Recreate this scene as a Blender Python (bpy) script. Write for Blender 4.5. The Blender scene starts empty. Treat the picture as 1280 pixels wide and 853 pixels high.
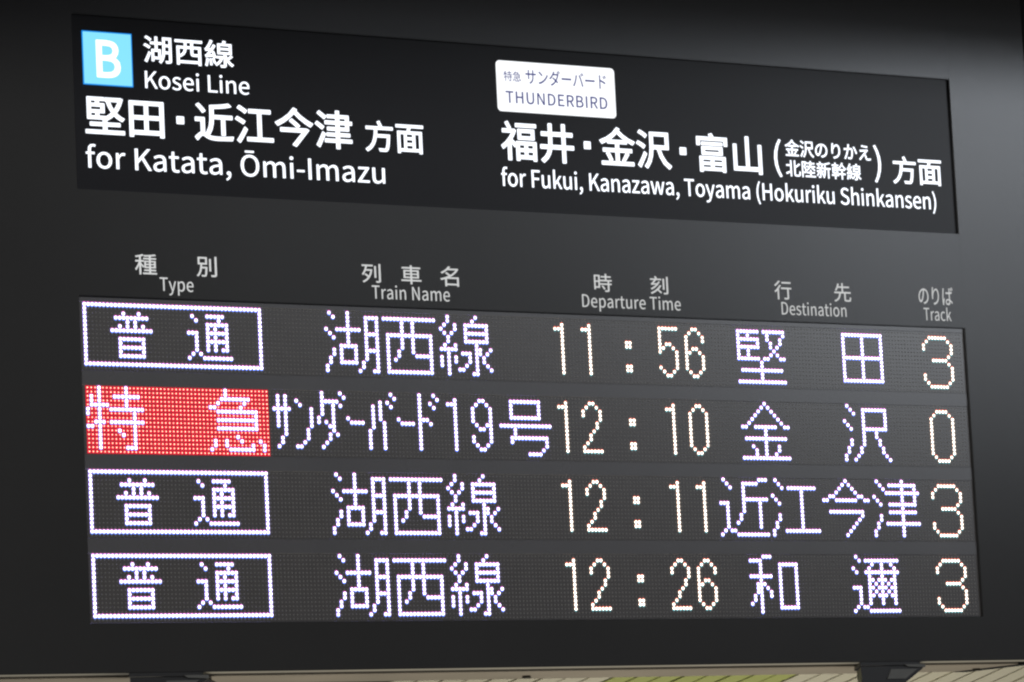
import bpy, bmesh, math, random
from mathutils import Vector, Matrix

# ------------------------------------------------------------------ camera, world, lamps, exposure
SC = bpy.context.scene
COL = SC.collection
Z0 = 2.5                      # height of the first row of lamps above the platform (m)
P = 0.006                     # pitch of the lamp matrix (m)
FACE = -0.0045                 # plane of the housing face; displays lie recessed at y = 0

cam_d = bpy.data.cameras.new("camera")
cam = bpy.data.objects.new("camera", cam_d)
COL.objects.link(cam)
R = ((0.8553131876125969, -0.5158421121197413, -0.0484382747403555),
     (0.027848581809973377, 0.13912683372068357, -0.9898829125861452),
     (0.5173623561751968, 0.845310972070457, 0.1333624868924821))
right, down, fwd = (Vector(r) for r in R)
m = Matrix((right, -down, -fwd)).transposed().to_4x4()
m.translation = Vector((-2.507526681514586, -5.237450077786647, -0.8591530513774716 + Z0))
cam.matrix_world = m
cam_d.sensor_fit = 'HORIZONTAL'
cam_d.sensor_width = 36.0
cam_d.lens = 5218.0 / 1280.0 * 36.0
cam_d.clip_start = 0.1
cam_d.clip_end = 200.0
SC.camera = cam

world = bpy.data.worlds.new("World")
SC.world = world
world.use_nodes = True
bg = world.node_tree.nodes["Background"]
bg.inputs["Color"].default_value = (0.9, 0.9, 1.0, 1)
bg.inputs["Strength"].default_value = 0.10


def lamp(name, loc, target, size, size_y, power, color):
    d = bpy.data.lights.new(name, 'AREA')
    d.shape = 'RECTANGLE'
    d.size, d.size_y = size, size_y
    d.energy = power
    d.color = color
    o = bpy.data.objects.new(name, d)
    COL.objects.link(o)
    o.location = loc
    o.rotation_euler = (Vector(target) - Vector(loc)).to_track_quat('-Z', 'Y').to_euler()
    return o


# unseen key lamp added for even diffuse light, behind and above the camera's side
lamp("key_light", (-4.0, -7.0, Z0 + 3.0), (0.8, 0, Z0), 3.0, 1.4, 950.0, (1.0, 0.995, 0.98))
# unseen lamp panels added to give the satin face a soft graded reflection
for x, z, w, h, power in ((5.35, 1.45, 1.9, 0.60, 25.0), (5.2, 0.75, 2.0, 0.70, 9.0),
                          (3.9, 1.15, 1.0, 0.90, 3.9), (2.7, 1.0, 1.1, 0.80, 1.6)):
    lamp("reflection_lamp", (x, -4.0, Z0 + z), (x - 0.8, 0, Z0 + z - 0.6), w, h, power, (0.86, 0.92, 1.0))
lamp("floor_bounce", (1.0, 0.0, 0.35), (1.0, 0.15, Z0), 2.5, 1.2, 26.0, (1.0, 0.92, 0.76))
lamp("slat_fill", (3.2, 1.4, Z0 + 0.3), (3.2, 3.0, Z0 - 0.35), 1.6, 0.4, 15.0, (1.0, 0.95, 0.82))  # unseen lamp added to brighten the slats

SC.view_settings.view_transform = 'Standard'
SC.view_settings.look = 'None'
SC.view_settings.exposure = 0.0
SC.view_settings.gamma = 1.0
SC.cycles.pixel_filter_type = 'BLACKMAN_HARRIS'
SC.cycles.filter_width = 2.25
SC.cycles.max_bounces = 6
SC.cycles.use_denoising = True


# ------------------------------------------------------------------ materials
def mat(name, color, rough=0.5, spec=0.5, metal=0.0, noise=None, bump=None):
    mt = bpy.data.materials.new(name)
    mt.use_nodes = True
    nt = mt.node_tree
    b = nt.nodes["Principled BSDF"]
    b.inputs["Base Color"].default_value = (*color, 1)
    b.inputs["Roughness"].default_value = rough
    b.inputs["Specular IOR Level"].default_value = spec
    b.inputs["Metallic"].default_value = metal
    if noise:
        scale, amount = noise
        tc = nt.nodes.new("ShaderNodeTexCoord")
        n = nt.nodes.new("ShaderNodeTexNoise")
        n.inputs["Scale"].default_value = scale
        n.inputs["Detail"].default_value = 5
        nt.links.new(tc.outputs["Object"], n.inputs["Vector"])
        mr = nt.nodes.new("ShaderNodeMapRange")
        mr.inputs["From Min"].default_value = 0.3
        mr.inputs["From Max"].default_value = 0.7
        mr.inputs["To Min"].default_value = 1 - amount
        mr.inputs["To Max"].default_value = 1 + amount
        nt.links.new(n.outputs["Fac"], mr.inputs["Value"])
        mx = nt.nodes.new("ShaderNodeVectorMath")
        mx.operation = 'SCALE'
        mx.inputs[0].default_value = color
        nt.links.new(mr.outputs["Result"], mx.inputs["Scale"])
        nt.links.new(mx.outputs["Vector"], b.inputs["Base Color"])
    if bump:
        tc = nt.nodes.new("ShaderNodeTexCoord")
        n = nt.nodes.new("ShaderNodeTexNoise")
        n.inputs["Scale"].default_value = bump[0]
        n.inputs["Detail"].default_value = 3
        nt.links.new(tc.outputs["Object"], n.inputs["Vector"])
        bp = nt.nodes.new("ShaderNodeBump")
        bp.inputs["Strength"].default_value = bump[1]
        bp.inputs["Distance"].default_value = 0.001
        nt.links.new(n.outputs["Fac"], bp.inputs["Height"])
        nt.links.new(bp.outputs["Normal"], b.inputs["Normal"])
    return mt


def glow(name, color, strength, vary=0.0):
    mt = bpy.data.materials.new(name)
    mt.use_nodes = True
    nt = mt.node_tree
    b = nt.nodes["Principled BSDF"]
    b.inputs["Base Color"].default_value = (0.02, 0.02, 0.02, 1)
    b.inputs["Roughness"].default_value = 0.4
    b.inputs["Specular IOR Level"].default_value = 0.12
    b.inputs["Emission Color"].default_value = (*color, 1)
    b.inputs["Emission Strength"].default_value = strength
    if vary:                     # lamps of one board differ a little in output
        tc = nt.nodes.new("ShaderNodeTexCoord")
        n = nt.nodes.new("ShaderNodeTexNoise")
        n.inputs["Scale"].default_value = 150.0
        n.inputs["Detail"].default_value = 1
        nt.links.new(tc.outputs["Object"], n.inputs["Vector"])
        mr = nt.nodes.new("ShaderNodeMapRange")
        mr.inputs["From Min"].default_value = 0.35
        mr.inputs["From Max"].default_value = 0.65
        mr.inputs["To Min"].default_value = strength * (1 - vary)
        mr.inputs["To Max"].default_value = strength * (1 + vary)
        nt.links.new(n.outputs["Fac"], mr.inputs["Value"])
        nt.links.new(mr.outputs["Result"], b.inputs["Emission Strength"])
    return mt


M = dict(
    face=mat("satin_grey_paint", (0.0102, 0.0100, 0.0095), 0.22, 0.5, noise=(6.0, 0.05), bump=(900, 0.04)),
    black=mat("black_reveal", (0.004, 0.004, 0.004), 0.6, 0.2),
    panel=mat("black_acrylic", (0.0065, 0.0065, 0.0075), 0.30, 0.22, noise=(9.0, 0.05)),
    pcb=mat("matrix_board", (0.028, 0.0258, 0.0248), 0.24, 1.0, noise=(30, 0.08)),
    spacer=mat("spacer_plate", (0.030, 0.029, 0.030), 0.26, 1.0, noise=(12, 0.06)),
    dead=mat("unlit_lamp_lens", (0.075, 0.074, 0.071), 0.35, 0.5),
    trim=mat("beige_aluminium", (0.36, 0.345, 0.29), 0.45, 0.5, noise=(8, 0.06)),
    under=mat("underside_paint", (0.29, 0.26, 0.21), 0.6, 0.3, noise=(5, 0.12)),
    bracket=mat("black_bracket", (0.006, 0.006, 0.006), 0.4, 0.5),
    bracket_plate=mat("grey_bracket_plate", (0.04, 0.04, 0.037), 0.4, 0.5, noise=(40, 0.1)),
    heading=mat("white_print", (0.58, 0.59, 0.59), 0.6, 0.3),
    slat=mat("cream_slat", (0.62, 0.58, 0.44), 0.6, 0.3, noise=(3, 0.08)),
    green_slat=mat("yellow_green_slat", (0.42, 0.45, 0.15), 0.6, 0.3, noise=(3, 0.10)),
    backing=mat("slat_backing", (0.10, 0.095, 0.07), 0.8, 0.2),
    shade_block=mat("grey_shade_block", (0.20, 0.20, 0.20), 0.7, 0.3, noise=(4, 0.1)),
    sign=glow("backlit_lettering", (0.88, 0.92, 1.0), 1.6),
    plate=glow("backlit_white_plate", (0.95, 0.97, 1.0), 1.2),
    plate_print=glow("violet_print_on_plate", (0.05, 0.055, 0.22), 1.0),
    cyan=glow("backlit_light_blue", (0.25, 0.80, 1.0), 1.0),
    cyan_rim=glow("backlit_blue_rim", (0.0, 0.28, 0.90), 1.0),
    white_led=glow("white_lamp", (0.88, 0.83, 1.0), 3.4, 0.4),
    white_side=glow("white_lamp_side", (0.42, 0.36, 1.0), 12.0),
    warm_side=glow("warm_lamp_side", (1.0, 0.76, 0.60), 7.0),
    white_package=glow("white_lamp_package", (0.42, 0.35, 0.80), 1.1),  # lavender halo of the lit lamps, put into emission
    warm_package=glow("warm_lamp_halo", (0.52, 0.38, 0.30), 0.7),  # the same halo in a warm tone, as emission
    white_top=glow("pink_lamp_rim", (1.0, 0.20, 0.55), 1.2),
    white_low=glow("blue_lamp_rim", (0.12, 0.26, 1.0), 2.3),
    warm_led=glow("warm_white_lamp", (1.0, 0.89, 0.78), 2.8, 0.4),
    warm_top=glow("red_lamp_rim", (1.0, 0.14, 0.10), 1.2),
    warm_low=glow("cyan_lamp_rim", (0.16, 0.70, 0.80), 1.1),
    red_led=glow("red_lamp_core", (1.0, 0.80, 0.52), 2.6, 0.2),
    red_side=glow("red_lamp_side", (1.0, 0.02, 0.05), 8.0),
    red_spill=glow("red_lamp_spill", (0.74, 0.0, 0.026), 1.0, 0.12),  # red light on the board between lamps, put into emission
)


# ------------------------------------------------------------------ mesh helpers
def build(name, bm, material, parent=None, label=None, kind=None):
    me = bpy.data.meshes.new(name)
    bm.to_mesh(me)
    bm.free()
    if isinstance(material, (list, tuple)):
        for k in material:
            me.materials.append(M[k])
    else:
        me.materials.append(M[material])
    o = bpy.data.objects.new(name, me)
    COL.objects.link(o)
    if parent is not None:
        o.parent = parent
    if label:
        o["label"] = label
    if kind:
        o["kind"] = kind
    return o


def box(bm, x0, x1, y0, y1, z0, z1, mi=0):
    vs = [bm.verts.new(v) for v in ((x0, y0, z0), (x1, y0, z0), (x1, y1, z0), (x0, y1, z0),
                                    (x0, y0, z1), (x1, y0, z1), (x1, y1, z1), (x0, y1, z1))]
    for f in ((0, 1, 2, 3), (7, 6, 5, 4), (0, 4, 5, 1), (1, 5, 6, 2), (2, 6, 7, 3), (3, 7, 4, 0)):
        fc = bm.faces.new([vs[i] for i in f])
        fc.material_index = mi
    return vs


def bevel(bm, w, seg=2):
    bmesh.ops.recalc_face_normals(bm, faces=bm.faces)
    bmesh.ops.bevel(bm, geom=[e for e in bm.edges if e.calc_face_angle(0) > 0.5], offset=w,
                    segments=seg, affect='EDGES', profile=0.5)


def raw(name, verts, faces, mats, mis, parent, label=None, kind=None):
    me = bpy.data.meshes.new(name)
    me.from_pydata(verts, [], faces)
    for k in mats:
        me.materials.append(M[k])
    if mis:
        me.polygons.foreach_set("material_index", mis)
    me.update()
    o = bpy.data.objects.new(name, me)
    COL.objects.link(o)
    o.parent = parent
    if label:
        o["label"] = label
    if kind:
        o["kind"] = kind
    return o


# ------------------------------------------------------------------ letter outlines: advance, closed rings (x, z, x, z ...), 350 units to the em
GLYPHS = {
    '(': (118, [[103,-60,78,-7,64,50,59,109,64,168,78,225,103,277,84,286,56,232,38,174,32,109,38,44,56,-15,84,-69]]),
    ')': (118, [[62,-15,80,44,86,109,80,174,62,232,35,286,15,277,40,225,55,168,60,109,55,50,40,-7,15,-60,35,-69]]),
    ',': (97, [[54,-49,71,-24,77,7,74,27,65,40,50,44,38,41,30,34,26,22,30,10,38,2,50,-1,54,0,49,-20,37,-36,19,-48,26,-67]]),
    '-': (121, [[106,86,106,110,16,110,16,86]]),
    'B': (230, [[117,0,149,3,176,12,197,27,210,48,214,75,208,105,189,126,162,137,162,138,183,150,195,170,200,194,195,218,183,236,165,248,140,254,111,257,35,257,35,0], [68,231,107,231,141,227,161,214,168,190,161,167,141,153,106,148,68,148], [68,123,112,123,151,118,174,102,182,76,174,48,150,31,112,26,68,26]]),
    'D': (241, [[101,0,143,6,176,22,200,49,215,85,220,129,215,174,200,209,176,235,142,251,99,257,35,257,35,0], [68,230,97,230,129,226,155,214,173,193,183,165,187,129,183,94,173,65,155,44,129,31,97,27,68,27]]),
    'E': (206, [[187,0,187,28,68,28,68,121,165,121,165,149,68,149,68,229,183,229,183,257,35,257,35,0]]),
    'F': (193, [[68,0,68,115,166,115,166,143,68,143,68,229,183,229,183,257,35,257,35,0]]),
    'H': (255, [[68,0,68,121,187,121,187,0,220,0,220,257,187,257,187,149,68,149,68,257,35,257,35,0]]),
    'I': (103, [[68,0,68,257,35,257,35,0]]),
    'K': (226, [[68,0,68,81,112,134,189,0,225,0,132,159,213,257,176,257,68,128,68,257,35,257,35,0]]),
    'L': (190, [[180,0,180,28,68,28,68,257,35,257,35,0]]),
    'N': (253, [[66,0,66,135,62,215,63,215,91,162,185,0,218,0,218,257,187,257,187,123,192,42,190,42,162,95,68,257,35,257,35,0]]),
    'R': (222, [[68,230,111,230,145,226,166,212,173,185,166,157,145,140,111,135,68,135], [213,0,147,112,178,126,198,150,205,185,201,213,189,233,170,247,145,254,116,257,35,257,35,0,68,0,68,109,114,109,176,0]]),
    'S': (209, [[136,-1,160,9,178,25,190,45,194,68,187,100,168,122,141,137,104,153,84,162,68,175,62,196,68,215,84,228,110,233,132,230,151,222,168,209,185,230,164,246,139,257,110,261,83,258,61,249,44,234,33,216,29,193,37,162,57,141,81,127,118,111,140,101,155,87,161,65,154,44,136,29,107,24,81,28,57,39,36,56,17,33,42,13,72,0,106,-5]]),
    'T': (210, [[121,0,121,229,199,229,199,257,11,257,11,229,89,229,89,0]]),
    'U': (252, [[156,-1,181,11,201,31,214,63,218,106,218,257,187,257,187,105,184,73,176,50,163,35,146,26,126,24,107,26,91,35,78,50,70,73,67,105,67,257,34,257,34,106,39,63,52,31,71,11,97,-1,126,-5]]),
    'a': (197, [[99,-1,120,9,139,23,140,23,143,0,169,0,169,117,167,143,159,165,147,181,128,191,103,195,74,191,49,182,29,170,41,148,58,158,77,165,98,168,122,161,134,144,137,120,94,114,61,103,38,90,25,72,21,49,28,20,47,2,76,-5], [68,24,56,34,51,51,59,73,87,89,137,99,137,46,120,32,103,24,85,21]]),
    'c': (179, [[129,-2,150,7,169,19,155,41,142,31,127,25,110,22,79,31,59,57,51,95,59,133,80,159,111,168,125,166,137,160,149,152,165,173,150,184,132,192,110,195,81,191,56,178,36,158,23,130,18,95,23,60,35,33,54,12,79,0,107,-5]]),
    'e': (194, [[133,-2,154,5,172,15,160,36,146,28,130,23,113,21,81,29,59,52,50,88,178,88,179,106,176,136,167,161,151,179,130,191,103,195,78,191,55,178,36,157,23,129,18,95,23,60,36,33,55,12,80,0,109,-5], [59,142,79,163,104,169,129,163,146,143,151,110,49,110]]),
    'f': (114, [[37,164,37,0,69,0,69,164,110,164,110,190,69,190,69,220,72,241,81,253,96,258,118,252,125,277,115,280,104,282,93,283,62,276,43,254,37,221,37,190,12,188,12,164]]),
    'h': (213, [[64,0,64,138,82,154,98,164,116,167,137,162,149,145,152,116,152,0,184,0,184,120,182,147,175,168,164,183,147,192,126,195,102,191,81,179,63,163,64,202,64,279,32,279,32,0]]),
    'i': (96, [[64,0,64,190,32,190,32,0], [59,232,67,239,70,251,67,262,59,269,48,271,37,269,30,262,27,251,30,239,37,232,48,229]]),
    'k': (193, [[64,0,64,50,99,92,155,0,190,0,118,113,181,190,146,190,65,90,64,90,64,279,32,279,32,0]]),
    'm': (324, [[64,0,64,138,81,154,97,164,112,167,132,162,144,145,147,116,147,0,179,0,179,138,196,154,212,164,227,167,247,162,259,145,263,116,263,0,294,0,294,120,292,147,285,168,274,183,258,192,237,195,215,190,194,178,174,159,164,178,146,191,121,195,100,191,80,179,62,162,58,190,32,190,32,0]]),
    'n': (214, [[64,0,64,138,82,154,98,164,116,167,137,162,149,145,152,116,152,0,184,0,184,120,182,147,175,168,164,183,147,192,126,195,102,191,81,179,62,162,58,190,32,190,32,0]]),
    'o': (212, [[133,0,157,12,176,33,189,60,194,95,189,130,176,158,157,178,133,191,106,195,79,191,55,178,36,158,23,130,18,95,23,60,36,33,55,12,79,0,106,-5], [77,31,58,57,51,95,58,133,77,159,106,168,135,159,154,133,161,95,154,57,135,31,106,22]]),
    'p': (217, [[64,-80,64,-16,63,18,81,5,98,-2,116,-5,141,0,164,13,182,34,194,62,199,98,195,131,186,158,171,178,150,191,123,195,101,191,81,181,62,168,58,190,32,190,32,-80], [97,24,81,30,64,42,64,142,82,156,99,165,115,168,144,159,160,135,165,98,158,57,139,31,111,22]]),
    'r': (136, [[64,0,64,122,79,148,95,162,112,166,131,163,137,191,116,195,96,190,78,176,62,155,58,190,32,190,32,0]]),
    's': (164, [[120,3,143,24,151,52,142,81,120,98,93,110,73,118,58,128,52,143,56,156,68,166,88,170,103,168,117,162,131,153,146,173,130,184,110,192,87,195,52,188,29,168,22,141,30,115,51,97,77,86,98,78,114,66,120,50,116,35,104,24,83,20,62,23,44,31,27,43,11,22,31,8,56,-1,82,-5]]),
    't': (132, [[104,-4,116,-1,127,2,121,27,99,21,82,26,72,38,70,58,70,164,121,164,121,190,70,190,70,244,43,244,40,190,9,188,9,164,38,164,38,59,40,38,45,20,55,7,71,-2,92,-5]]),
    'u': (213, [[112,0,132,12,151,30,152,30,154,0,181,0,181,190,149,190,149,55,132,37,115,26,97,23,77,28,65,45,62,74,62,190,29,190,29,70,32,43,38,23,50,8,66,-2,88,-5]]),
    'w': (281, [[99,0,126,102,139,157,141,157,154,103,181,0,220,0,272,190,241,190,213,80,202,27,200,27,187,80,157,190,126,190,96,80,83,27,82,27,70,80,42,190,9,190,62,0]]),
    'y': (182, [[68,-73,91,-50,106,-16,178,190,147,190,112,85,97,31,95,31,76,85,38,190,5,190,81,0,77,-15,67,-36,53,-50,34,-56,19,-53,13,-78,35,-82]]),
    'z': (166, [[156,0,156,26,53,26,153,173,153,190,23,190,23,164,112,164,12,17,12,0]]),
    'Ō': (260, [[166,1,196,19,219,47,234,84,239,129,234,175,219,211,196,238,166,255,130,261,94,255,63,238,40,211,26,175,20,129,26,84,40,47,63,19,94,1,130,-5], [104,29,83,42,67,64,57,94,54,129,57,165,67,193,83,215,104,228,130,233,156,228,177,215,193,193,203,165,206,129,203,94,193,64,177,42,156,29,130,24], [182,288,182,310,77,310,77,288]]),
    'え': (350, [[105,251,244,232,248,258,205,262,155,268,109,276], [238,195,221,191,93,182,63,183,66,152,94,155,202,164,58,20,41,4,67,-15,91,14,118,43,138,63,146,70,155,74,164,76,173,74,180,68,186,57,197,16,208,-2,226,-11,250,-14,316,-8,318,21,299,17,276,15,252,14,237,16,227,22,221,33,210,72,204,85,195,93,183,97,169,98,235,160,255,176]]),
    'か': (350, [[248,224,273,187,295,140,311,98,338,111,321,151,297,198,274,236], [30,166,62,170,106,175,90,120,65,57,32,0,61,-11,93,53,118,120,134,178,172,180,192,178,205,166,209,142,207,103,202,65,193,35,184,24,174,18,162,17,150,18,135,20,119,24,124,-5,165,-10,186,-8,203,1,216,19,228,56,234,101,236,146,233,170,225,187,213,198,197,203,180,205,140,202,149,252,153,273,121,277,120,252,117,226,112,200,58,196,27,196]]),
    'の': (350, [[162,192,155,161,147,130,129,83,111,56,94,48,78,54,64,75,58,111,63,141,77,169,99,195,130,214,167,225], [228,218,254,203,273,181,285,154,289,124,284,90,271,64,251,43,227,28,200,20,170,15,187,-11,232,0,269,20,296,47,312,81,318,123,312,163,294,199,266,227,229,245,184,251,135,244,93,223,60,192,39,153,31,109,34,77,44,51,58,32,75,20,93,15,124,28,151,64,175,124,184,158,190,192,196,225]]),
    'ば': (350, [[50,266,48,241,42,202,35,149,32,94,34,50,39,13,45,-17,70,-15,69,-3,70,13,95,90,81,102,61,50,57,99,60,146,67,198,75,240,81,264], [267,272,287,222,305,229,284,277], [302,283,322,234,340,240,319,288], [229,49,225,29,213,16,190,11,168,14,153,23,148,38,154,53,169,63,192,67,205,66,217,64,228,61], [222,266,224,244,224,201,190,200,131,203,131,177,190,175,224,175,227,85,195,88,156,81,131,62,123,36,131,9,156,-9,195,-15,220,-12,237,-3,248,10,254,25,256,42,256,49,274,38,291,24,309,8,324,32,304,48,281,64,255,77,251,177,311,183,311,210,251,202,251,245,254,266]]),
    'り': (350, [[88,277,85,247,80,213,76,172,74,134,78,78,105,81,104,124,111,153,125,182,144,208,167,226,193,233,213,229,228,216,240,195,246,169,249,138,242,92,223,57,194,33,156,17,113,8,130,-18,178,-5,219,16,250,46,270,86,277,138,273,179,263,212,246,237,224,253,197,258,156,246,123,215,102,179,106,209,112,245,119,276]]),
    'サ': (350, [[23,172,58,173,96,173,96,117,95,85,126,85,124,117,124,173,224,173,224,159,220,107,209,70,190,42,163,22,129,6,152,-16,193,7,222,35,240,69,249,110,252,161,252,173,291,173,323,172,323,202,291,200,252,200,252,244,254,272,222,272,224,244,224,200,124,200,124,245,126,270,95,270,96,245,96,200,58,200,23,202]]),
    'ダ': (350, [[288,289,317,240,335,249,306,296], [145,277,133,249,110,212,73,168,21,127,44,109,81,138,112,170,137,202,256,202,245,171,229,137,208,105,134,152,115,133,189,82,154,49,108,20,54,-2,79,-24,133,1,177,32,213,65,251,34,271,58,231,88,255,125,274,163,286,197,294,216,278,226,297,234,268,282,249,274,277,227,271,230,248,227,154,227,161,239,176,267]]),
    'ド': (350, [[210,243,222,227,232,209,242,190,262,199,230,252], [253,261,285,208,305,218,272,270], [105,-15,138,-15,136,26,136,141,181,126,230,106,273,85,286,115,241,135,187,156,136,173,136,230,139,266,104,266,107,230,107,26]]),
    'バ': (350, [[249,265,278,216,297,225,268,273], [288,279,317,231,336,239,306,287], [62,74,43,41,22,10,52,-2,71,28,89,61,104,94,118,133,129,173,136,203,142,229,111,235,103,192,91,146,76,105], [263,79,277,37,288,-2,319,8,277,128,261,168,242,207,226,239,198,229,215,197,233,158,249,119]]),
    'ン': (350, [[60,235,90,213,122,185,147,162,169,184,142,208,109,235,79,257], [68,-7,122,7,167,26,206,48,254,85,294,128,323,172,306,202,279,157,239,112,189,73,152,53,106,35,49,22]]),
    '・': (350, [[156,165,143,152,138,133,143,114,156,101,175,96,194,101,207,114,212,133,207,152,194,165,175,170]]),
    'ー': (350, [[36,117,84,119,277,119,314,117,314,152,276,150,84,150,36,152]]),
    '井': (350, [[32,195,100,195,100,157,98,113,21,113,21,86,94,86,82,50,60,17,25,-12,47,-32,86,3,110,43,123,86,225,86,225,-28,252,-28,252,86,330,86,330,113,252,113,252,195,321,195,321,222,252,222,252,293,225,293,225,222,127,222,127,293,100,293,100,222,32,222], [127,157,127,195,225,195,225,113,126,113]]),
    '今': (350, [[161,167,185,147,203,129,222,147,203,165,179,184,154,203,137,187], [56,95,253,95,161,-17,188,-29,301,113,280,123,276,122,56,122], [130,245,74,201,12,166,32,143,85,174,134,212,176,255,219,213,269,174,317,145,338,169,286,197,234,234,192,275,199,285,173,297]]),
    '先': (350, [[162,239,100,239,113,280,86,286,75,247,58,207,36,173,58,161,70,177,80,195,90,214,162,214,162,144,21,144,21,118,113,118,108,85,98,55,81,30,55,9,16,-8,33,-30,74,-10,103,14,122,44,134,79,140,118,207,118,207,15,210,-8,222,-19,246,-22,296,-22,317,-17,329,3,334,44,310,55,308,21,303,6,293,3,249,3,239,4,234,7,233,15,233,118,329,118,329,144,188,144,188,214,304,214,304,239,188,239,188,294,162,294]]),
    '列': (350, [[225,57,251,57,251,254,225,254], [297,6,296,2,294,-1,289,-1,246,-1,255,-27,279,-26,296,-25,309,-22,317,-16,322,-7,324,6,324,292,297,292], [117,63,91,33,61,9,28,-8,43,-30,85,-5,122,28,152,72,175,127,189,193,173,198,169,197,90,197,105,250,200,250,200,275,21,275,21,250,78,250,64,198,44,152,19,114,39,97,55,119,69,145,81,173,161,173,153,141,143,112,131,86,78,125,63,106]]),
    '別': (350, [[208,58,233,58,233,252,208,252], [293,7,293,2,290,-1,284,-2,231,-2,241,-28,269,-28,290,-27,304,-23,313,-18,318,-8,320,7,320,287,293,287], [147,255,147,187,57,187,57,255], [33,163,72,163,69,124,63,85,52,49,36,16,12,-11,30,-29,61,7,80,52,91,102,149,102,145,46,141,13,136,-1,133,-4,129,-5,124,-5,84,-3,87,-11,90,-19,91,-27,134,-27,143,-25,151,-22,157,-16,165,3,170,44,174,114,174,125,94,125,97,163,172,163,172,278,33,278]]),
    '刻': (350, [[298,6,297,1,294,-1,290,-2,242,-2,251,-27,277,-27,296,-25,309,-22,318,-17,322,-8,324,6,324,290,298,290], [235,58,260,58,260,254,235,254], [140,168,69,165,86,184,103,205,118,227,210,227,210,251,138,251,132,265,124,281,114,296,90,289,109,251,19,251,19,227,88,227,72,205,58,187,49,176,42,170,35,165,29,162,37,138,47,140,71,142,121,146,92,117,59,92,23,72,40,51,96,88,146,137,185,195,161,202], [141,78,85,30,21,-5,37,-27,73,-8,108,16,140,43,195,-12,214,5,157,59,176,80,193,103,208,126,184,136]]),
    '北': (350, [[24,17,113,54,113,-25,139,-25,139,288,113,288,113,205,22,205,22,179,113,179,113,81,12,43], [287,213,257,191,225,171,225,287,198,287,198,28,202,-1,215,-16,241,-20,297,-20,314,-17,326,-8,334,9,339,33,341,67,316,79,313,34,307,12,295,6,243,6,232,7,226,14,225,28,225,144,263,165,299,188,332,211,312,234]]),
    '名': (350, [[146,142,104,122,60,107,16,96,30,71,88,89,88,-28,114,-28,114,-9,271,-9,271,-28,297,-28,297,119,158,119,213,154,260,198,296,250,278,261,273,259,150,259,172,289,142,295,115,260,76,226,24,196,43,175,74,194,102,214,126,235,257,235,233,206,204,179,171,156,112,200,92,185], [114,15,114,95,271,95,271,15]]),
    '堅': (350, [[282,228,269,202,252,179,237,203,225,228,215,256,293,256], [182,256,195,256,191,255,203,221,218,189,236,160,217,143,197,129,176,118,192,97,213,109,233,123,252,141,272,121,294,105,319,92,335,112,311,124,289,140,269,159,291,192,310,231,324,275,307,281,303,280,182,280], [56,124,56,157,101,157,101,124], [32,103,176,103,176,124,125,124,125,157,170,157,170,230,125,230,125,260,169,260,169,281,32,281], [56,230,56,260,101,260,101,230], [146,210,146,176,56,176,56,210], [161,71,53,71,53,48,161,48,161,6,16,6,16,-18,334,-18,334,6,188,6,188,48,298,48,298,71,188,71,188,98,161,98]]),
    '富': (350, [[74,202,276,202,276,221,74,221], [248,164,248,137,99,137,99,164], [75,118,274,118,274,183,75,183], [161,50,77,50,77,78,161,78], [276,78,276,50,186,50,186,78], [161,4,77,4,77,32,161,32], [276,32,276,4,186,4,186,32], [52,-29,77,-29,77,-16,276,-16,276,-27,301,-27,301,98,52,98], [162,266,28,266,28,199,54,199,54,243,297,243,297,199,323,199,323,266,194,266,176,298,149,291]]),
    '山': (350, [[38,-1,286,-1,286,-27,313,-27,313,222,286,222,286,26,188,26,188,290,161,290,161,26,65,26,65,221,38,221]]),
    '幹': (350, [[132,136,132,107,54,107,54,136], [132,182,132,155,54,155,54,182], [223,256,192,216,157,186,157,204,106,204,106,231,167,231,167,255,106,255,106,294,81,294,81,255,18,255,18,231,81,231,81,204,30,204,30,86,81,86,81,59,14,59,14,35,81,35,81,-28,106,-28,106,35,171,35,171,59,106,59,106,86,157,86,157,180,171,164,198,186,224,216,247,250,271,217,297,188,324,165,341,183,311,206,282,237,258,270,268,293,245,300], [171,63,236,63,236,-28,262,-28,262,63,327,63,327,87,262,87,262,145,311,145,311,169,185,169,185,145,236,145,236,87,171,87]]),
    '急': (350, [[92,12,96,-9,112,-20,143,-23,224,-23,250,-19,264,-3,270,30,245,39,243,14,236,3,222,1,145,1,128,2,120,5,118,12,118,63,92,63], [164,54,181,33,194,15,216,29,202,48,184,68,164,86,144,73], [284,38,298,11,308,-12,333,-1,323,21,308,47,292,72,269,63], [41,40,28,17,15,-4,39,-15,51,6,63,30,74,53,51,63], [91,262,59,229,18,199,36,180,62,198,62,190,261,190,261,161,66,161,66,140,261,140,261,110,54,110,54,88,287,88,287,212,216,212,246,257,229,269,224,268,127,268,141,290,113,295], [111,246,210,246,186,212,78,212]]),
    '新': (350, [[155,18,173,29,166,46,156,65,144,84,126,75], [39,61,28,41,14,24,33,11,46,30,59,53,69,77,47,82], [194,140,192,90,183,38,161,-9,181,-25,205,27,216,85,218,140,218,151,271,151,271,-26,297,-26,297,151,335,151,335,176,218,176,218,243,256,250,292,258,325,269,303,288,272,277,234,268,194,261], [90,257,21,257,21,235,176,235,176,257,118,257,99,296,75,290], [113,178,16,178,16,155,88,155,88,119,18,119,18,96,88,96,88,6,88,4,86,2,84,2,57,2,64,-21,80,-20,92,-19,102,-16,108,-12,111,-4,112,6,112,96,178,96,178,119,112,119,112,155,182,155,182,178,137,178,157,228,132,234], [50,211,55,193,58,178,81,184,77,199,72,216,65,233,44,228]]),
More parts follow.
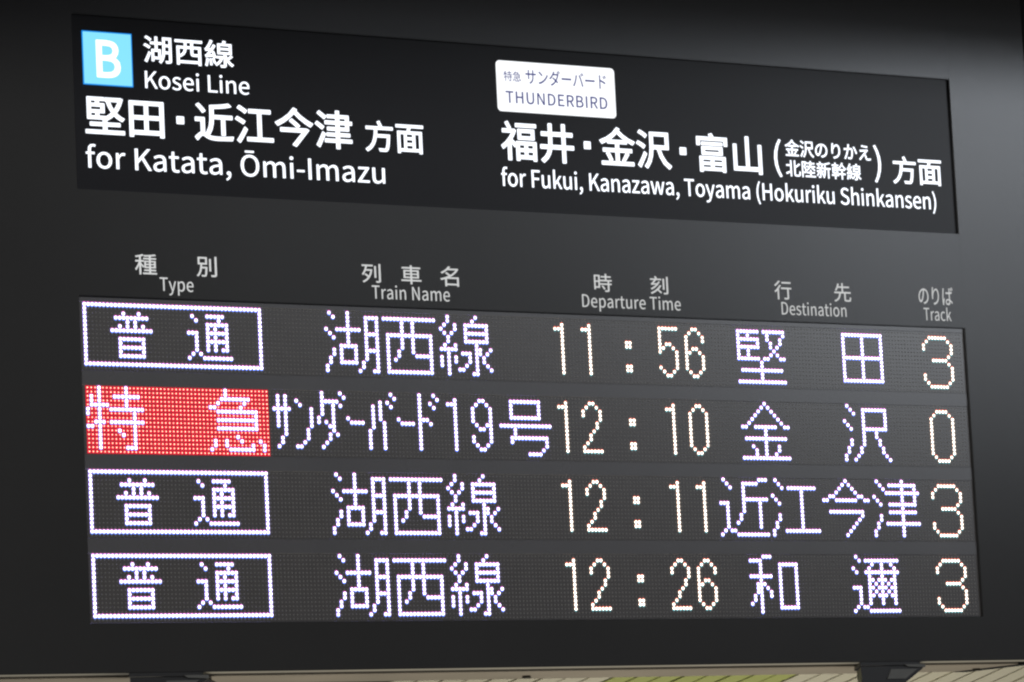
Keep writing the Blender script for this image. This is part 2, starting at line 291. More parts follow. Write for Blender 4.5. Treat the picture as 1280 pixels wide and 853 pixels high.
    '方': (350, [[178,234,24,234,24,208,119,208,116,159,107,110,90,64,61,24,16,-8,35,-29,71,-5,97,23,117,55,131,90,139,126,265,126,259,62,251,22,242,4,237,2,232,0,225,0,166,2,171,-6,174,-15,175,-23,234,-24,246,-23,256,-19,265,-12,276,11,285,59,292,139,293,152,144,152,148,208,328,208,328,234,180,234,205,244,179,296,154,286]]),
    '時': (350, [[174,53,189,31,200,12,223,25,211,45,195,66,177,85,156,73], [221,252,147,252,147,229,221,229,221,185,133,185,133,161,267,161,267,121,134,121,134,98,267,98,267,4,266,0,264,-2,260,-3,213,-3,222,-28,247,-27,265,-26,279,-23,287,-18,292,-9,293,3,293,98,334,98,334,121,293,121,293,161,338,161,338,185,247,185,247,229,323,229,323,252,247,252,247,294,221,294], [102,65,51,65,51,146,102,146], [51,169,51,247,102,247,102,169], [27,12,51,12,51,41,127,41,127,271,27,271]]),
    '江': (350, [[56,257,79,243,96,229,112,250,94,263,72,277,49,290,34,271], [38,162,61,149,79,137,94,158,75,170,52,183,29,194,15,175], [48,-23,70,12,92,51,112,90,93,107,71,66,48,27,27,-6], [114,-5,336,-5,336,21,235,21,235,235,317,235,317,261,131,261,131,235,207,235,207,21,114,21]]),
    '沢': (350, [[56,260,78,246,96,231,111,253,93,266,70,280,47,291,32,272], [37,166,60,152,78,139,93,161,75,174,51,186,27,197,13,178], [46,-23,105,91,85,107,65,66,43,27,23,-6], [169,176,169,252,292,252,292,165,169,165], [143,176,142,139,138,100,129,60,113,21,88,-14,110,-29,143,23,161,81,168,139,211,139,236,69,272,12,321,-28,341,-5,295,29,261,79,237,139,319,139,319,277,143,277]]),
    '津': (350, [[91,224,108,245,50,288,34,270], [70,134,86,155,28,196,13,178], [46,-20,98,92,77,108,59,68,41,29,23,-4], [114,79,197,79,197,49,97,49,97,26,197,26,197,-28,223,-28,223,26,332,26,332,49,223,49,223,79,315,79,315,101,223,101,223,129,307,129,307,182,335,182,335,205,307,205,307,257,223,257,223,294,197,294,197,257,121,257,121,236,197,236,197,205,100,205,100,182,197,182,197,151,120,151,120,129,197,129,197,101,114,101], [283,236,283,205,223,205,223,236], [223,182,283,182,283,151,223,151]]),
    '湖': (350, [[49,260,69,247,84,234,99,255,84,267,64,280,43,290,29,272], [35,167,56,154,71,143,86,164,70,175,49,186,28,196,14,177], [44,-24,90,88,69,102,53,61,36,22,21,-10], [102,-8,125,-8,125,19,203,19,203,133,166,133,166,197,213,197,213,221,166,221,166,285,142,285,142,221,90,221,90,197,142,197,142,133,102,133], [228,139,225,86,213,33,185,-15,204,-29,228,6,242,47,249,89,301,89,301,4,301,0,299,-2,295,-2,259,-2,267,-25,287,-25,302,-23,313,-20,320,-15,324,-7,325,4,325,281,228,281], [301,257,301,197,251,197,251,257], [301,174,301,113,251,113,251,139,251,174], [180,110,180,42,125,42,125,110]]),
    '特': (350, [[177,55,192,35,203,17,224,30,213,48,197,68,180,86,160,74], [225,256,157,256,157,232,225,232,225,188,136,188,136,163,268,163,268,121,142,121,142,96,268,96,268,5,267,1,265,-1,261,-2,215,-2,223,-28,247,-28,265,-26,278,-23,287,-18,291,-9,293,5,293,96,333,96,333,121,293,121,293,163,335,163,335,188,250,188,250,232,319,232,319,256,250,256,250,294,225,294], [30,223,23,183,14,148,34,137,48,197,74,197,74,111,16,95,22,68,74,85,74,-28,99,-28,99,93,136,105,133,129,99,119,99,197,133,197,133,222,99,222,99,294,74,294,74,222,51,222,56,263,34,267]]),
    '田': (350, [[34,-25,60,-25,60,-4,291,-4,291,-25,318,-25,318,270,34,270], [60,122,160,122,160,23,60,23], [186,23,186,122,291,122,291,23], [60,244,160,244,160,148,60,148], [186,148,186,244,291,244,291,148]]),
    '福': (350, [[74,232,95,242,68,292,47,283], [287,209,287,171,187,171,187,209], [163,150,311,150,311,231,163,231], [143,254,330,254,330,277,143,277], [222,69,169,69,169,105,222,105], [302,105,302,69,246,69,246,105], [222,11,169,11,169,48,222,48], [302,48,302,11,246,11,246,48], [19,204,108,204,80,159,45,119,7,89,20,65,36,77,52,91,67,106,67,-27,93,-27,93,124,130,83,145,104,145,-28,169,-28,169,-12,302,-12,302,-27,327,-27,327,127,145,127,145,105,100,146,115,169,129,194,140,220,126,229,121,228,19,228]]),
    '種': (350, [[152,75,224,75,224,50,148,50,148,29,224,29,224,1,128,1,128,-21,338,-21,338,1,250,1,250,29,326,29,326,50,250,50,250,75,324,75,324,187,250,187,250,211,331,211,331,232,250,232,250,258,331,270,314,290,266,282,205,276,143,273,150,252,224,256,224,232,137,232,137,211,224,211,224,187,152,187], [224,123,224,95,175,95,175,123], [300,123,300,95,250,95,250,123], [224,168,224,140,175,140,175,168], [300,168,300,140,250,140,250,168], [95,278,56,268,15,261,23,241,74,249,74,195,17,195,17,171,71,171,54,130,33,91,10,60,23,36,41,62,59,93,74,128,74,-27,100,-27,100,124,132,80,148,101,100,149,100,171,144,171,144,195,100,195,100,255,145,269,126,289]]),
    '線': (350, [[293,186,293,154,183,154,183,186], [293,236,293,206,183,206,183,236], [71,-9,92,-6,83,69,64,66], [25,39,20,11,12,-14,33,-22,40,4,46,34,51,65,29,69], [113,15,132,21,114,78,96,73], [270,81,254,121,254,133,318,133,318,257,239,257,254,288,224,294,213,257,159,257,159,133,229,133,229,1,228,-2,226,-4,223,-4,187,-4,195,-28,215,-28,230,-27,242,-24,249,-19,253,-11,254,1,254,67,272,35,294,8,320,-13,338,8,316,22,297,41,280,63,329,105,310,121], [146,82,192,82,175,50,153,25,127,7,142,-11,175,14,203,52,221,100,206,105,201,104,146,104], [33,87,58,92,110,100,114,80,135,86,131,109,124,135,115,161,95,156,105,121,55,114,83,149,109,188,133,228,110,242,84,195,48,192,67,220,85,252,100,285,76,295,60,257,43,225,31,207,25,197,18,191,12,187,21,163,69,172,40,132,31,121,22,113,14,109,23,84]]),
    '行': (350, [[152,248,325,248,325,273,152,273], [71,268,42,241,12,218,28,197,60,223,92,253,119,284,93,294], [137,151,255,151,255,6,254,2,251,-1,246,-2,191,-1,200,-27,229,-27,251,-26,266,-23,275,-17,280,-8,282,6,282,151,334,151,334,176,137,176], [79,180,45,143,9,113,27,91,67,127,67,-29,93,-29,93,156,132,210,107,219]]),
    '西': (350, [[21,246,125,246,125,195,40,195,40,-27,65,-27,65,-5,287,-5,287,-26,313,-26,313,195,224,195,224,246,329,246,329,271,21,271], [65,85,81,67,121,97,141,133,148,171,199,171,199,116,202,94,213,83,235,80,282,80,287,80,287,20,65,20], [65,171,124,171,119,140,101,111,65,86], [148,246,199,246,199,195,148,195], [287,171,287,105,280,105,238,105,229,105,225,109,224,116,224,171]]),
    '車': (350, [[55,76,161,76,161,47,19,47,19,23,161,23,161,-29,188,-29,188,23,333,23,333,47,188,47,188,76,296,76,296,212,188,212,188,238,321,238,321,262,188,262,188,294,161,294,161,262,29,262,29,238,161,238,161,212,55,212], [161,134,161,98,81,98,81,134], [270,134,270,98,188,98,188,134], [161,190,161,154,81,154,81,190], [270,190,270,154,188,154,188,190]]),
    '近': (350, [[48,254,67,232,81,213,102,228,88,246,68,267,48,287,28,274], [259,285,203,278,145,273,145,195,143,146,134,92,111,42,133,26,155,70,167,118,171,166,243,166,243,27,269,27,269,166,333,166,333,191,172,191,172,195,172,252,227,257,279,264,325,275,303,294], [18,167,18,141,66,141,66,44,50,35,32,20,14,2,31,-22,49,0,65,16,78,22,87,19,98,11,112,1,138,-10,170,-16,209,-18,330,-14,338,14,299,10,254,8,210,7,173,8,143,13,118,24,92,42,92,167]]),
    '金': (350, [[82,54,94,32,102,12,125,22,116,41,105,64,91,85,69,76], [246,63,233,40,220,20,240,12,282,75,257,85], [132,249,75,210,11,183,29,159,84,184,84,165,160,165,160,117,40,117,40,93,160,93,160,6,24,6,24,-18,327,-18,327,6,188,6,188,93,311,93,311,117,188,117,188,165,265,165,265,187,322,160,340,183,285,205,233,237,190,274,199,286,175,297], [93,189,123,209,151,231,175,255,201,231,230,209,261,189]]),
    '陸': (350, [[170,149,148,132,126,118,140,97,162,113,186,133,208,155,192,169], [313,105,327,123,259,171,245,154], [27,-27,51,-27,51,256,98,256,70,177,89,150,99,127,102,106,101,95,98,87,94,81,83,78,63,78,69,55,93,56,111,62,119,72,124,86,125,103,123,126,113,152,94,180,129,271,111,281,107,280,27,280], [211,260,140,260,140,237,211,237,211,197,126,197,126,174,330,174,330,197,237,197,237,237,315,237,315,260,237,260,237,294,211,294], [211,78,137,78,137,55,211,55,211,4,104,4,104,-20,335,-20,335,4,237,4,237,55,317,55,317,78,237,78,237,121,211,121]]),
    '面': (350, [[210,117,210,77,136,77,136,117], [136,177,210,177,210,138,136,138], [210,56,210,15,136,15,136,56], [20,246,155,246,146,202,36,202,36,-28,62,-28,62,-9,287,-9,287,-28,314,-28,314,202,173,202,186,246,331,246,331,271,20,271], [62,177,112,177,112,15,62,15], [235,15,235,177,287,177,287,15]]),
}


EM = 350.0
GLYPHS["・"] = (224, [[85, 106, 139, 106, 139, 160, 85, 160]])      # square centre dot of the sign face


def polar(n, r, rot=0.0):
    return [(r * math.cos(math.radians(rot + 360 * k / n)), r * math.sin(math.radians(rot + 360 * k / n)))
            for k in range(n)]


def outline(ch):
    return [[(r[i] / EM, r[i + 1] / EM) for i in range(0, len(r), 2)] for r in GLYPHS[ch][1]]


def lettering(name, text, p0, p1, y, material, parent, weight=0.0, track=0.0, depth=0.0004, label=None,
              gaps=None):
    """Flat raised lettering: p0 = (left, top of first glyph), p1 = (right, bottom of last glyph), metres."""
    pen, place = 0.0, []
    for i, ch in enumerate(text):
        if ch == ' ':
            pen += 0.225 + track
            continue
        place.append((ch, pen))
        pen += GLYPHS[ch][0] / EM + track
        if gaps and i in gaps:
            pen += gaps[i]
    first, last = outline(place[0][0]), outline(place[-1][0])
    xs = [x + px for ch, px in place for r in outline(ch) for x, _ in r]
    x_min, x_max = min(xs) - weight, max(xs) + weight
    z_top = max(z for r in first for _, z in r) + weight
    z_bot = min(z for r in last for _, z in r) - weight
    sx = (p1[0] - p0[0]) / (x_max - x_min)
    sz = (p0[1] - p1[1]) / (z_top - z_bot)
    cu = bpy.data.curves.new(name, 'CURVE')
    cu.dimensions = '2D'
    cu.fill_mode = 'BOTH'
    for ch, px in place:
        for ring in outline(ch):
            sp = cu.splines.new('POLY')
            sp.points.add(len(ring) - 1)
            sp.points.foreach_set("co", [c for x, z in ring for c in (x + px, z, 0.0, 1.0)])
            sp.use_cyclic_u = True
    tmp = bpy.data.objects.new(name, cu)
    COL.objects.link(tmp)
    me = bpy.data.meshes.new_from_object(tmp.evaluated_get(bpy.context.evaluated_depsgraph_get()))
    bpy.data.objects.remove(tmp)
    bpy.data.curves.remove(cu)
    V, F = [], []
    for v in me.vertices:
        V.append((v.co.x, v.co.y, 0.0))
    for f in me.polygons:
        ids = list(f.vertices)
        F.append(ids if f.normal.z > 0 else ids[::-1])
    bpy.data.meshes.remove(me)
    if weight:                       # bolder strokes: a narrow border along every outline, with round corners
        n = 0
        for ch, px in place:
            for ring in outline(ch):
                for q in range(len(ring)):
                    (xa, za), (xb, zb) = ring[q], ring[(q + 1) % len(ring)]
                    xa, xb = xa + px, xb + px
                    ln = math.hypot(xb - xa, zb - za)
                    if ln < 1e-6:
                        continue
                    nx, nz = -(zb - za) / ln * weight, (xb - xa) / ln * weight
                    n += 1
                    lift = (1 + n % 40) * 0.000003
                    k = len(V)
                    V += [(xa - nx, za - nz, lift), (xb - nx, zb - nz, lift), (xb + nx, zb + nz, lift),
                          (xa + nx, za + nz, lift)]
                    F.append([k, k + 1, k + 2, k + 3])
                    k = len(V)
                    rot = math.degrees(math.atan2(nz, nx))
                    V += [(xb + cx, zb + cz, lift + 0.0000012) for cx, cz in polar(8, weight * 1.02, rot)]
                    F.append(list(range(k, k + 8)))
    W = [(p0[0] + (x - x_min) * sx, y - depth - lift, p0[1] + (z - z_top) * sz) for x, z, lift in V]
    # thickness: outline walls back to the surface
    for ch, px in place:
        for ring in outline(ch):
            k = len(W)
            for x, z in ring:
                gx, gz = p0[0] + (x + px - x_min) * sx, p0[1] + (z - z_top) * sz
                W += [(gx, y - depth, gz), (gx, y + 0.0002, gz)]
            m2 = len(ring)
            for q in range(m2):
                a_, b_ = k + 2 * q, k + 2 * ((q + 1) % m2)
                F.append([a_, b_, b_ + 1, a_ + 1])
    o = raw(name, W, F, [material], None, parent, label)
    return o


# ------------------------------------------------------------------ setting
shade_block = bmesh.new()  # unseen block added to shade the housing top and cut its reflection
box(shade_block, -1.2, 3.4, -0.69, 0.55, 0.605, 0.95)
bevel(shade_block, 0.006)
shade_block_o = build("unseen_shade_block", shade_block, "shade_block", kind="structure")
shade_block_o.location = (0, 0, Z0)

# slatted wall of the concourse seen under the board
wall = bmesh.new()
box(wall, 1.2, 5.0, 3.02, 3.10, -1.2, 0.4)
wall_o = build("slatted_wall", wall, "backing", kind="structure")
wall_o.location = (0, 0, Z0)
random.seed(4)
ang = math.radians(19)
slat_mesh = {}
for k in ("slat", "green_slat"):
    b_ = bmesh.new()
    box(b_, -0.75, 0.75, -0.012, 0.012, -0.0097, 0.0097)
    bevel(b_, 0.0012, 1)
    me = bpy.data.meshes.new(k)
    b_.to_mesh(me)
    b_.free()
    me.materials.append(M[k])
    slat_mesh[k] = me
for i in range(36):
    x = 2.15 + i * 0.066
    green = 2.74 < x < 3.24
    s = bpy.data.objects.new("slat", slat_mesh["green_slat" if green else "slat"])
    if green:
        s["label"] = "yellow-green slat"
    COL.objects.link(s)
    s.parent = wall_o
    s.location = (x, 3.0 + random.uniform(-0.003, 0.003), -0.365 + random.uniform(-0.0006, 0.0006))
    s.rotation_euler = (0, -ang, 0)

# ------------------------------------------------------------------ the board
board = bpy.data.objects.new("departure_board", None)
COL.objects.link(board)
board.location = (0, 0, Z0)
board["label"] = "dark grey overhead train departure board with backlit header and four lines of lit lamp text"
board["category"] = "departure board"

XL, XR, ZB, ZT = -0.172, 1.694, -0.5170, 0.60
BACK = 0.285
HX0, HX1, HZ0, HZ1 = -0.0058, 1.5385, 0.1625, 0.4136      # header opening
WX0, WX1, WZ0, WZ1 = -0.0093, 1.5390, -0.4485, 0.0109      # lamp window opening

# face sheet with the two openings: a grid of quads with the holes left out, 3 mm thick, on a box body
bm = bmesh.new()
xs = [XL, WX0, HX0, HX1, WX1, XR]
zs = [ZB, WZ0, WZ1, HZ0, HZ1, ZT]
def solid(i, j):
    x, z = (xs[i] + xs[i + 1]) / 2, (zs[j] + zs[j + 1]) / 2
    if WX0 < x < WX1 and WZ0 < z < WZ1:
        return False
    if HX0 < x < HX1 and HZ0 < z < HZ1:
        return False
    return True
grid = {}
for i, x in enumerate(xs):
    for j, z in enumerate(zs):
        grid[i, j] = bm.verts.new((x, FACE, z))
fs = []
for i in range(5):
    for j in range(5):
        if solid(i, j):
            fs.append(bm.faces.new((grid[i, j], grid[i + 1, j], grid[i + 1, j + 1], grid[i, j + 1])))
loose = [v for v in bm.verts if not v.link_faces]
bmesh.ops.delete(bm, geom=loose, context='VERTS')
ext = bmesh.ops.extrude_face_region(bm, geom=bm.faces[:], use_keep_orig=True)
for g in ext["geom"]:
    if isinstance(g, bmesh.types.BMVert):
        g.co.y = FACE + 0.003
bmesh.ops.recalc_face_normals(bm, faces=bm.faces)
bmesh.ops.bevel(bm, geom=[e for e in bm.edges if e.calc_face_angle(0) > 0.5], offset=0.0009,
                segments=2, affect='EDGES')
build("face_plate", bm, "face", board)

# body of the housing behind the face plate
bm = bmesh.new()
box(bm, XL + 0.001, XR - 0.001, 0.004, BACK, ZB + 0.0165, ZT - 0.001)
build("housing", bm, "black", board)
# black reveals (inner walls) of both openings
def reveal(name, x0, x1, z0, z1, label):
    bm = bmesh.new()
    t, ya, yb = 0.004, FACE + 0.0032, 0.0038
    box(bm, x0 - t, x0, ya, yb, z0 - t, z1 + t)
    box(bm, x1, x1 + t, ya, yb, z0 - t, z1 + t)
    box(bm, x0, x1, ya, yb, z0 - t, z0)
    box(bm, x0, x1, ya, yb, z1, z1 + t)
    build(name, bm, "black", board, label)
reveal("reveal", HX0 - .0002, HX1 + .0002, HZ0 - .0002, HZ1 + .0002, "black recess edge round the header sign")
reveal("reveal", WX0 - .0002, WX1 + .0002, WZ0 - .0002, WZ1 + .0002, "black recess edge round the lamp window")

# underside: pale lip, dark groove, painted bottom plate
bm = bmesh.new(); box(bm, XL, XR, FACE + 0.0032, 0.050, ZB + 0.0008, ZB + 0.016); bevel(bm, 0.0006, 1)
build("bottom_lip", bm, "trim", board, "pale metal lip under the face")
bm = bmesh.new(); box(bm, XL, XR, 0.050, 0.112, ZB + 0.010, ZB + 0.016)
build("groove", bm, "black", board)
bm = bmesh.new(); box(bm, XL, XR, 0.112, BACK, ZB + 0.0008, ZB + 0.016); bevel(bm, 0.0006, 1)
build("bottom_plate", bm, "under", board, "beige bottom plate of the board")
for x in (-0.06, 0.82, 1.68):
    bm = bmesh.new()
    bmesh.ops.create_cone(bm, cap_ends=True, segments=12, radius1=0.0075, radius2=0.006, depth=0.004,
                          matrix=Matrix.Translation((x, 0.205, ZB - 0.0012)))
    build("screw", bm, "bracket_plate", board)
# black end cap at the right end
bm = bmesh.new(); box(bm, XR + 0.0005, XR + 0.03, FACE + 0.004, BACK, ZB, ZT)
build("end_cap", bm, "black", board)

# two brackets under the board
def prism(bm, pts, x0, z0, y0, shift, depth):
    f = [bm.verts.new((x0 + x, y0, z0 + z)) for x, z in pts]
    b = [bm.verts.new((x0 + x + shift, y0 + depth, z0 + z)) for x, z in pts]
    bm.faces.new(f)
    bm.faces.new(b[::-1])
    for i in range(len(f)):
        j = (i + 1) % len(f)
        bm.faces.new((f[i], b[i], b[j], f[j]))
    bmesh.ops.recalc_face_normals(bm, faces=bm.faces)


for bx in (1.296, 0.047):
    bm = bmesh.new()
    prism(bm, [(0, 0.0005), (0.115, 0.0005), (0.115, -0.004), (0.110, -0.006), (0, -0.006)], bx, ZB, FACE + 0.001, 0.075, 0.12)
    bevel(bm, 0.0008, 1)
    br = build("mounting_bracket", bm, "bracket", board)
    bm = bmesh.new()
    prism(bm, [(0.001, -0.0062), (0.119, -0.0062), (0.121, -0.010), (0.089, -0.030), (0.060, -0.052), (0.044, -0.10),
               (0.006, -0.10)], bx, ZB, FACE + 0.0015, 0.075, 0.115)
    bevel(bm, 0.0012, 2)
    build("bracket_body", bm, "bracket", br)
    bm = bmesh.new()
    prism(bm, [(0.058, -0.0115), (0.108, -0.0115), (0.084, -0.0265), (0.050, -0.0265)], bx, ZB, FACE - 0.0008, 0.0, 0.002)
    build("cover_plate", bm, "bracket_plate", br)
    bm = bmesh.new()
    prism(bm, [(0.084, -0.0042), (0.123, -0.0042), (0.123, -0.0092), (0.090, -0.0078)], bx, ZB, FACE - 0.001, 0.0, 0.0022)
    build("plate_lip", bm, "bracket_plate", br, "bright edge of the bracket plate")

# ------------------------------------------------------------------ backlit header sign
bm = bmesh.new()
box(bm, HX0, HX1, 0.0, 0.0036, HZ0, HZ1)
build("sign_panel", bm, "panel", board, "black acrylic header sign")


def rounded(bm, x0, x1, z0, z1, r, y, depth, seg=8):
    pts = []
    for cx, cz, a0 in ((x1 - r, z1 - r, 0), (x0 + r, z1 - r, 90), (x0 + r, z0 + r, 180), (x1 - r, z0 + r, 270)):
        for k in range(seg + 1):
            a = math.radians(a0 + 90 * k / seg)
            pts.append((cx + r * math.cos(a), cz + r * math.sin(a)))
    f = [bm.verts.new((x, y - depth, z)) for x, z in pts]
    b = [bm.verts.new((x, y, z)) for x, z in pts]
    bm.faces.new(f)
    for i in range(len(f)):
        j = (i + 1) % len(f)
        bm.faces.new((f[i], b[i], b[j], f[j]))
    bmesh.ops.recalc_face_normals(bm, faces=bm.faces)


bm = bmesh.new(); rounded(bm, 0.0108, 0.0888, 0.3136, 0.3912, 0.0006, 0.0, 0.0006, 2)
sym = build("line_symbol", bm, "cyan_rim", board, "light blue square with a white letter B")
bm = bmesh.new(); rounded(bm, 0.0124, 0.0872, 0.3152, 0.3896, 0.0006, -0.0006, 0.0003, 2)
build("blue_square", bm, "cyan", sym)
lettering("letter", "B", (0.0318, 0.3792), (0.0698, 0.3248), -0.0009, "sign", sym, weight=0.020, depth=0.0003)

HL = [  # text, left/top, right/bottom, weight, track
    ("湖西線", (0.1071, 0.3905), (0.2513, 0.3512), 0.013, 0),
    ("Kosei Line", (0.1079, 0.3389), (0.2748, 0.3136), 0.001, 0),
    ("堅田・近江今津", (0.0116, 0.2967), (0.4420, 0.2417), 0.017, 0),
    ("方面", (0.4631, 0.2881), (0.5619, 0.2413), 0.015, 0),
    ("for Katata, Ōmi-Imazu", (0.0108, 0.2285), (0.4935, 0.1938), 0.003, 0),
    ("福井・金沢・富山", (0.6956, 0.3003), (1.1683, 0.2403), 0.017, 0),
    ("(", (1.1914, 0.2991), (1.2055, 0.2386), 0.004, 0),
    ("金沢のりかえ", (1.2128, 0.2996), (1.3776, 0.2734), 0.016, 0),
    ("北陸新幹線", (1.2126, 0.2667), (1.3568, 0.2406), 0.014, 0),
    (")", (1.3829, 0.2996), (1.3968, 0.2389), 0.004, 0),
    ("方面", (1.4188, 0.2841), (1.5153, 0.2392), 0.015, 0),
    ("for Fukui, Kanazawa, Toyama (Hokuriku Shinkansen)", (0.6932, 0.2301), (1.5007, 0.1937), 0.006, 0),
]
for text, a, b, w, tr in HL:
    lettering("lettering", text, a, b, 0.0, "sign", board, weight=w, track=tr,
              label="backlit white lettering reading " + text)
bm = bmesh.new(); rounded(bm, 0.6930, 0.9030, 0.3146, 0.3920, 0.0065, 0.0, 0.0006)
pl = build("train_plate", bm, "plate", board, "glowing white rounded plate with thin violet print")
lettering("lettering", "特急", (0.7056, 0.3765), (0.7360, 0.3612), -0.0006, "plate_print", pl, weight=0.006, depth=0.0002)
lettering("lettering", "サンダーバード", (0.7440, 0.3803), (0.8874, 0.3590), -0.0006, "plate_print", pl, weight=0.010, depth=0.0002)
lettering("lettering", "THUNDERBIRD", (0.7075, 0.3459), (0.8877, 0.3278), -0.0006, "plate_print", pl, weight=0.012, track=0.05, depth=0.0002)

# ------------------------------------------------------------------ printed column headings
HEAD = [
    ("Type", [("種", (0.0789, 0.0735), (0.1130, 0.0442)), ("別", (0.1759, 0.0737), (0.2082, 0.0444)),
              ("Type", (0.1169, 0.0411), (0.1699, 0.0216))]),
    ("Train Name", [("列", (0.4448, 0.0736), (0.4763, 0.0455)), ("車", (0.5108, 0.0737), (0.5446, 0.0455)),
                    ("名", (0.5768, 0.0747), (0.6084, 0.0447)), ("Train Name", (0.4605, 0.0418), (0.5917, 0.0219))]),
    ("Departure Time", [("時", (0.8446, 0.0735), (0.8763, 0.0458)), ("刻", (0.9456, 0.0734), (0.9777, 0.0456)),
                        ("Departure Time", (0.8220, 0.0410), (0.9990, 0.0214))]),
    ("Destination", [("行", (1.1744, 0.0747), (1.2064, 0.0451)), ("先", (1.2873, 0.0747), (1.3197, 0.0450)),
                     ("Destination", (1.1861, 0.0412), (1.3090, 0.0217))]),
    ("Track", [("のりば", (1.4512, 0.0720), (1.5188, 0.0464)), ("Track", (1.4594, 0.0410), (1.5135, 0.0212))]),
]
for title, rows in HEAD:
    hd = bpy.data.objects.new("column_heading", None)
    COL.objects.link(hd)
    hd.parent = board
    hd["label"] = "printed column heading " + title
    for text, a, b in rows:
        cjk = ord(text[0]) > 0x2000
        lettering("lettering", text, a, b, FACE, "heading", hd, weight=0.006 if cjk else 0.0,
                  track=0.0 if cjk else 0.02, depth=0.0003)

# ------------------------------------------------------------------ lamp matrix: dot patterns, row by row
def rows(spec):
    """'0 3 5-9/1-4/...' -> set of (row, column)"""
    out = set()
    for r, line in enumerate(spec.split('/')):
        for tok in line.split():
            if '-' in tok:
                a, b = tok.split('-')
                out.update((r, c) for c in range(int(a), int(b) + 1))
            else:
                out.add((r, int(tok)))
    return out


DOT = {k: rows(v) for k, v in {
    "普": "//3 7/1-9/4 6/2 4 6 8/0-10//2-8/2 8/2-8/2 8/2-8",
    "通": "//1 5-9/2 8/5-10/5 7 10/0-2 5-10/2 5 7 10/2 5-10/2 5 7 10/2 5 7 9 10/1 3/0 4-11",
    "湖": "1 6/2 6 11-14/6 11 14/6 11 14/0 3-9 11 14/1 6 11-14/2 6 11 14/6 11 14/4-8 11 14/2 4 8 11-14/"
         "2 4 8 11 14/1 4 8 11 14/1 4-8 10 14/0 10 14/0 9 13 14",
    "西": "/0-14/5 8/5 8/5 8/1-13/1 5 8 13/1 5 8 13/1 5 8 13/1 4 8 13/1 4 9-13/1 3 13/1 13/1 13/1-13",
    "線": "2 10/2 9/1 4 7-13/0 4 7 13/1 3 7-13/2 7 13/2 7-13/1 4 10/0-4 10 11 14/2 6-8 10 11 13/0 2 4 8 10 12/"
         "0 2 4 8 10 12/0 2 7 10 13/2 5 6 10 14/2 9 10",
    "特": "3 10/3 10/1 3 7-13/1 3 10/1-5 10/0 3 6-14/0 3 12/3 12/2-4 6-14/0 1 3 12/3 8 12/3 9 12/3 12/3 12/3 10-12",
    "急": "4/4/3-10/2 9/0 1 8/2-12/12/2-12/12/2-12//7/1 4 8 13/1 4 11 14/0 5-11 14",
    "号": "/3-11/3 11/3 11/3 11/3-11//0-14/4/4/3-13/3 13/13/12/8-11",
    "1": "/3/1-3/3/3/3/3/3/3/3/3/3/3/3",
    "2": "/2 3/1 4/0 5/0 5/5/4/4/3/2/2/1/0/0-5",
    "5": "/0-5/0/0/0/0 2 3/0 1 4/0 5/5/5/5/0 5/1 4/2 3",
    "6": "/2 3/1 4/0 5/0 5/0/0 2 3/0 1 4/0 5/0 5/0 5/0 5/1 4/2 3",
    "9": "/2 3/1 4/0 5/0 5/0 5/0 5/1 4 5/2 3 5/5/0 5/0 5/1 4/2 3",
    "0": "/2 3/1 4/0 5/0 5/0 5/0 5/0 5/0 5/0 5/0 5/0 5/1 4/2 3",
    ":": "/////6 7/6 7/////6 7/6 7",
    "three": "/5-10/4 11/3 12/3 12/12/11/6-10/11/12/12/3 12/3 12/4 11/5-10",
    "zero": "/6-9/5 10/4 11/4 11/4 11/4 11/4 11/4 11/4 11/4 11/4 11/4 11/5 10/6-9",
    "堅": "/0-6 8-14/0 3 9 14/0-6 9 13/0 6 10 13/0-6 10 12/0 3 11/0 3 10 12/0-6 8 9 13 14/7/7/1-13/7/7/0-14",
    "田": "/1-13/1 7 13/1 7 13/1 7 13/1 7 13/1 7 13/1-13/1 7 13/1 7 13/1 7 13/1 7 13/1 7 13/1-13",
    "金": "7/6 8/5 9/4 10/3 11/2 12/0 1 4-10 13 14/7/7/1-13/7/3 7 11/4 7 11/4 7 10/0-14",
    "沢": "1/2 6-13/3 6 13/6 13/0 6 13/1 6 13/2 6-13/6 10/6 10/2 6 11/2 6 11/1 5 12/1 5 12/0 4 13/0 3 14",
    "近": "1 12-14/2 7-11/3 7/7/7/7-14/0-2 7 12/2 7 12/2 7 12/2 6 12/2 6 12/2 5 12/2 12/1 3 4/0 5-14",
    "江": "1/2/3 5-13/9/0 9/1 9/2 9/9/9/2 9/2 9/1 9/1 9/0 4-14/0",
    "今": "7/6 8/5 9/4 10/2 3 11 12/0 1 4-10 13 14///2-12/12/11/10/9/8/7",
    "津": "1 9/2 5-13/3 9 13/4-14/0 9 13/1 9 13/2 5-13/9/5-13/2 9/2 9/1 4-14/1 9/0 9/0 9",
    "和": "4-6/0-3/3 9-14/3 9 14/3 9 14/0-6 9 14/3 9 14/2-4 9 14/2 3 5 9 14/2 3 6 9 14/1 3 6 9 14/1 3 9 14/"
         "0 3 9 14/3 9-14/3",
    "邇": "1/2 4-14/6 9 12/0 5 9 13/1 4-14/5 9 13/5 6 8 9 10 12 13/5 7 9 11 13/0-2 5 6 8 9 10 12 13/"
         "2 5 7 9 11 13/2 5 6 8 9 10 12 13/2 5 9 13/2 5 9 13/1 3 4/0 5-14",
}.items()}
